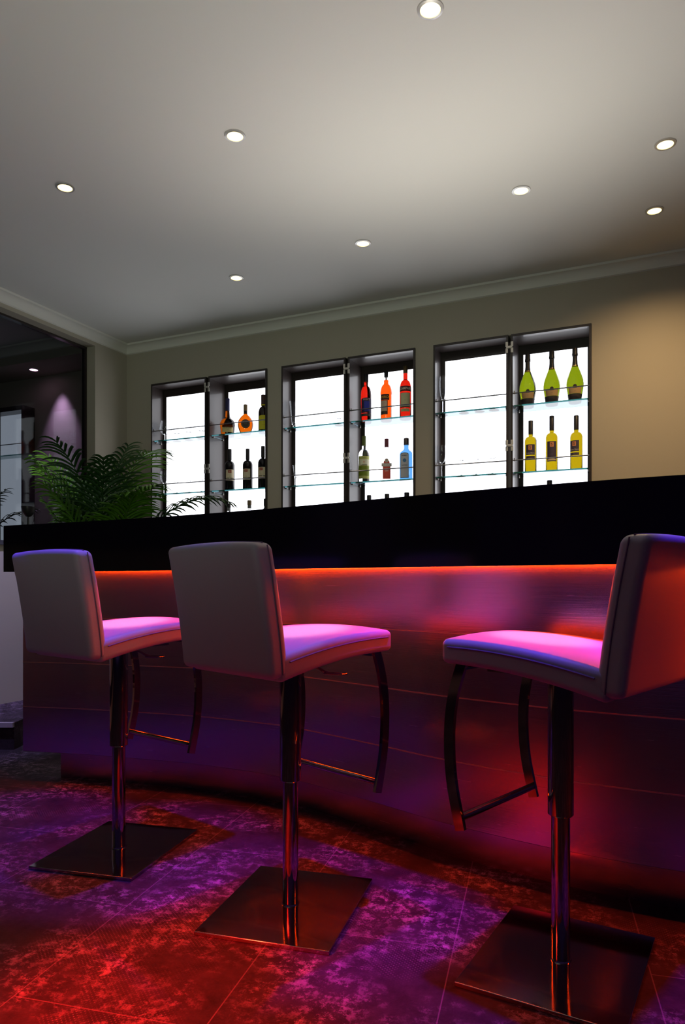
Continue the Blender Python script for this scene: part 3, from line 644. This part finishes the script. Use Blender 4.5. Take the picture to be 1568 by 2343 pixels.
# bottom shelf: only their tops show over the bar
low = [(524, 1152, 'clear', K_foil, 'dark cap on a clear bottle neck rising over the bar, below the left red wine', .016), (571, 1145, 'clear', MATS['cork_top'], 'cork stopper of a bottle rising over the bar, below the middle red wine', .017), (608, 1141, 'dark', K_black, 'dark bottle neck over the bar, half behind the cabinet frame', .015),
       (845, 1133, 'dark', K_black, 'dark bottle top over the bar, left one below the spirits', .0165), (886, 1130, 'dark', K_black, 'dark bottle top over the bar, middle one below the spirits', .0175), (931, 1127, 'dark', K_black, 'dark bottle top over the bar, right one below the spirits', .0185),
       (1258, 1099, 'dark', K_foil, 'dark bottle top over the bar, alone below the white wines', .0175)]
for px, yt, kind, cm, lab, r in low:
    t, h = bottle('spirit_bottle', lab, 'bottles on the bottom shelf behind the bar', px, S3, yt, d=.10)
    mesh_bottle(t, body_prof(h - .02, .036, r - .0025, h * .62, h * .80), M_clear if kind == 'clear' else G_red); 
    cap(t, r, h * (.84 if kind == 'dark' else .90), h, cm)
    if kind == 'clear': cap(t, r - .0015, h * .82, h * .898, paint('neck_grey', (.25, .26, .26), .4), 'neck_band')

# ---------------------------------------------------------------- glasses
def shell(outer, th):
    """outer profile of a bowl + inner offset -> closed thin wall"""
    inner = [(max(r - th, 0.0), z + (th if i == 0 else 0)) for i, (r, z) in enumerate(outer)]
    return outer, inner[::-1]
def make_glass(name, kind, h):
    if kind == 'wine': b0, br, stem = .095, .038, True; bowl = [(.004, .0), (.018, .008), (.031, .03), (.0385, .058), (.037, .085), (.032, .118)]
    elif kind == 'brandy': b0 = .060; bowl = [(.004, 0), (.026, .006), (.046, .032), (.050, .060), (.044, .095), (.034, .135)]
    elif kind == 'flute': b0 = .085; bowl = [(.004, 0), (.012, .012), (.022, .045), (.0265, .085), (.026, .12), (.0235, .155)]
    elif kind == 'pilsner': b0 = .028; bowl = [(.012, 0), (.016, .012), (.022, .06), (.028, .115), (.035, .175)]
    else: b0 = .060; bowl = [(.006, 0), (.010, .02), (.016, .06), (.022, .095)]
    foot = .034 if kind != 'pilsner' else .030
    tot = b0 + bowl[-1][1]; k = h / tot
    out = [(0, 0), (foot, 0), (foot, .0018), (.012, .005), (.0045, .012), (.0040, b0 * .6), (.0045, b0 - .004)] + [(r, z + b0) for r, z in bowl]
    inn = [(max(r - .0012, .0), z + b0 + (.004 if i == 0 else 0)) for i, (r, z) in enumerate(bowl)][::-1]
    inn[-1] = (0, b0 + .004)
    bm = bmesh.new(); lathe(bm, [(r, z * k) for r, z in out + inn], 28); return bm
GLS = [('brandy_glass', 'brandy', S1, [(378, 962), (405, 961), (432, 958), (461, 955)], 'big-bowled brandy glass', 'brandy glasses on the top shelf of the left cabinet'),
       ('wine_glass', 'wine', S2, [(376, 1077), (405, 1074), (433, 1071), (461, 1068)], 'stemmed wine glass', 'wine glasses on the second shelf of the left cabinet'),
       ('beer_glass', 'pilsner', S1, [(672, 916), (776, 902)], 'tall tapered beer glass', 'beer glasses on the top shelf of the middle cabinet'),
       ('schnapps_glass', 'small', S2, [(676, 1064)], 'small narrow tapered glass', None),
       ('champagne_flute', 'flute', S1, [(1014, 861), (1062, 856), (1098, 852), (1131, 849)], 'tall champagne flute', 'champagne flutes on the top shelf of the right cabinet'),
       ('wine_glass', 'wine', S2, [(1011, 1020), (1056, 1014), (1090, 1011), (1127, 1008)], 'stemmed white wine glass', 'wine glasses on the second shelf of the right cabinet')]
ordn = {4: ['first from the left', 'second from the left', 'third from the left', 'last on the right'], 2: ['at the left end', 'at the right end'], 1: ['at the left end']}
for nm, kind, z, lst, lab, grp in GLS:
    for i, (px, yt) in enumerate(lst):
        d = .075; loc, h = put(px, d, z, yt)
        o = link(nm, make_glass(nm, kind, h), M_clear, loc=loc)
        sh = {S1: 'top shelf', S2: 'second shelf'}[z]; cabn = 'left cabinet pair' if px < 500 else ('middle cabinet pair' if px < 900 else 'right cabinet pair')
        tag(o, lab + ' ' + ordn[len(lst)][i] + ' on the ' + sh + ', ' + cabn, 'glass', grp)

# ---------------------------------------------------------------- stand-ins behind the smoked pane for the cabinet and palm it reflects
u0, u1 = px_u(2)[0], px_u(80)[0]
t = thing('display_cabinet', 'dim backlit stand-in for the cabinet reflection in the smoked glass at the left edge', 'cabinet', WP(u0 - .12, 0, 0), -AW)
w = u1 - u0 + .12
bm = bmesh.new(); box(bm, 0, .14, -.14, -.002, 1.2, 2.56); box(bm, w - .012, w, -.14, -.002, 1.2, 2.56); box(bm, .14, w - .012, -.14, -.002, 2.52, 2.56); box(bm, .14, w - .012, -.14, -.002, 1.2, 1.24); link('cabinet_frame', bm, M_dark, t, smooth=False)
bm = bmesh.new(); box(bm, .14, w - .012, -.02, -.003, 1.24, 2.52); link('light_panel', bm, mat('reflection_panel', (.5, .5, .55), .4, emit=(.75, .82, 1), es=.50), t, smooth=False)  # glow stands in for the reflected lit panel
hsh = px_h(50, 1046); bm = bmesh.new(); box(bm, .10, w - .012, -.135, -.022, hsh - .01, hsh); link('glass_shelf', bm, mat('reflection_shelf', (.25, .5, .5), .1, trans=.6), t, smooth=False)
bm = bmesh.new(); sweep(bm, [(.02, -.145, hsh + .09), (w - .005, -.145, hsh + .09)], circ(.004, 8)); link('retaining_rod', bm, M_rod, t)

random.seed(7)
def frond(bm, base, az, L, rise, droop, nl, wl, ml, twist=0):
    """arching rachis with two rows of narrow leaflets"""
    n = 26; pts = []; p = Vector(base); el = rise; hd = Vector((math.cos(az), math.sin(az), 0))
    for i in range(n + 1):
        pts.append(p.copy()); f = i / n
        e = rise - droop * f ** 2.8
        p = p + (hd * math.cos(e) + Vector((0, 0, math.sin(e)))) * (L / n)
    sweep(bm, pts, circ(.0035, 5))
    for f_ in bm.faces: pass
    for k in range(nl):
        f = .30 + .70 * k / (nl - 1); i = min(int(f * n), n - 1); q = pts[i].lerp(pts[i + 1], f * n - i)
        tg = (pts[i + 1] - pts[i]).normalized(); sd = tg.cross(Vector((0, 0, 1))).normalized(); nu = sd.cross(tg)
        ln_ = ml * (math.sin(PI * (.12 + .80 * (f - .30) / .70)) ** .7) * random.uniform(.85, 1.1)
        for s in (-1, 1):
            dr = (sd * s * .85 + tg * (.45 + .7 * f) + nu * .28 + Vector([random.uniform(-.09, .09) for _ in range(3)])).normalized()
            m_ = 6; prev = None; pp = q.copy()
            for j in range(m_ + 1):
                g = j / m_; w2 = wl * (math.sin(PI * min(1, .12 + g * .88)) ** .6) * .5 + .0003
                wd = dr.cross(nu).normalized() * w2
                a, b, c = bm.verts.new(pp - wd + nu * w2 * .5), bm.verts.new(pp), bm.verts.new(pp + wd + nu * w2 * .5)
                if prev: bm.faces.new((prev[0], prev[1], b, a)); bm.faces.new((prev[1], prev[2], c, b))
                prev = (a, b, c)
                dr = (dr + Vector((0, 0, -1)) * (.10 + .22 * g)).normalized(); pp = pp + dr * ln_ / m_
def palm(loc, specs, lab, name='potted_palm', dark=False):
    t = thing(name, lab, 'plant', loc)
    bm = bmesh.new(); lathe(bm, [(0, 0), (.13, 0), (.17, .30), (.175, .32), (.165, .32), (.155, .29), (0, .29)], 32); link('pot', bm, M_pot, t)
    bm = bmesh.new(); lathe(bm, [(0, .288), (.157, .291), (.156, .296), (0, .30)], 24); link('soil', bm, M_soil, t)
    for i, (az, L, rise, droop, nl, ml) in enumerate(specs):
        bm = bmesh.new(); a = random.uniform(0, 6.28); frond(bm, (.05 * math.cos(a), .05 * math.sin(a), .29), R(az), L, R(rise), R(droop), nl, .017, ml)
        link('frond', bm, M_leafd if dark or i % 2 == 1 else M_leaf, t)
    return t
sp = [(75, 1.92, 89, 90, 36, .36), (5, 1.60, 86, 112, 36, .27), (-10, 1.42, 84, 110, 30, .27), (30, 1.40, 84, 100, 30, .27), (165, 1.55, 88, 45, 34, .28), (185, 1.42, 88, 35, 32, .26), (215, 1.50, 87, 50, 32, .28), (250, 1.60, 88, 60, 32, .28),
      (-40, 1.50, 86, 90, 32, .28), (100, 1.6, 87, 70, 32, .30), (130, 1.52, 86, 60, 32, .30), (178, 1.26, 85, 35, 30, .24), (-20, 1.36, 80, 100, 32, .28), (8, 1.38, 79, 95, 32, .28), (-60, 1.4, 85, 80, 30, .26), (290, 1.5, 88, 60, 32, .26), (150, 1.28, 84, 40, 30, .25), (-5, 1.30, 74, 85, 32, .28), (230, 1.35, 84, 50, 30, .26), (-15, 1.42, 72, 88, 32, .27), (200, 1.22, 83, 30, 30, .24), (80, 1.7, 89, 50, 32, .28), (175, 1.48, 87, 50, 32, .26), (20, 1.30, 78, 80, 30, .26)]
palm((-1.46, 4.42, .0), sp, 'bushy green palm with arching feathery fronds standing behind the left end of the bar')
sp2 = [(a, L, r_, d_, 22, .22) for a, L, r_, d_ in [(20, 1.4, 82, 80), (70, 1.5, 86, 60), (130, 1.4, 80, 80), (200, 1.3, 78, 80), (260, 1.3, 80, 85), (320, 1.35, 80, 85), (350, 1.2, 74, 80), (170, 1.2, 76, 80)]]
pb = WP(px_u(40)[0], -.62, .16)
palm(pb, sp2, 'dark palm added as the plant reflection in the smoked glass at the left edge', dark=True)  # stands in for the palm mirrored in the pane

# small dark goblet on the far end of the bar top
g = thing('goblet', 'small black goblet standing on the left end of the bar top beside the palm', 'goblet', (-1.60, 3.66, TOPZ))
bm = bmesh.new(); lathe(bm, [(0, 0), (.024, 0), (.024, .003), (.006, .010), (.0045, .05), (0, .055)], 24); link('stem', bm, M_pot, g)
bm = bmesh.new(); lathe(bm, [(0, .050), (.016, .056), (.030, .075), (.034, .105), (.031, .105), (.027, .078), (0, .062)], 24); link('bowl', bm, M_pot, g)
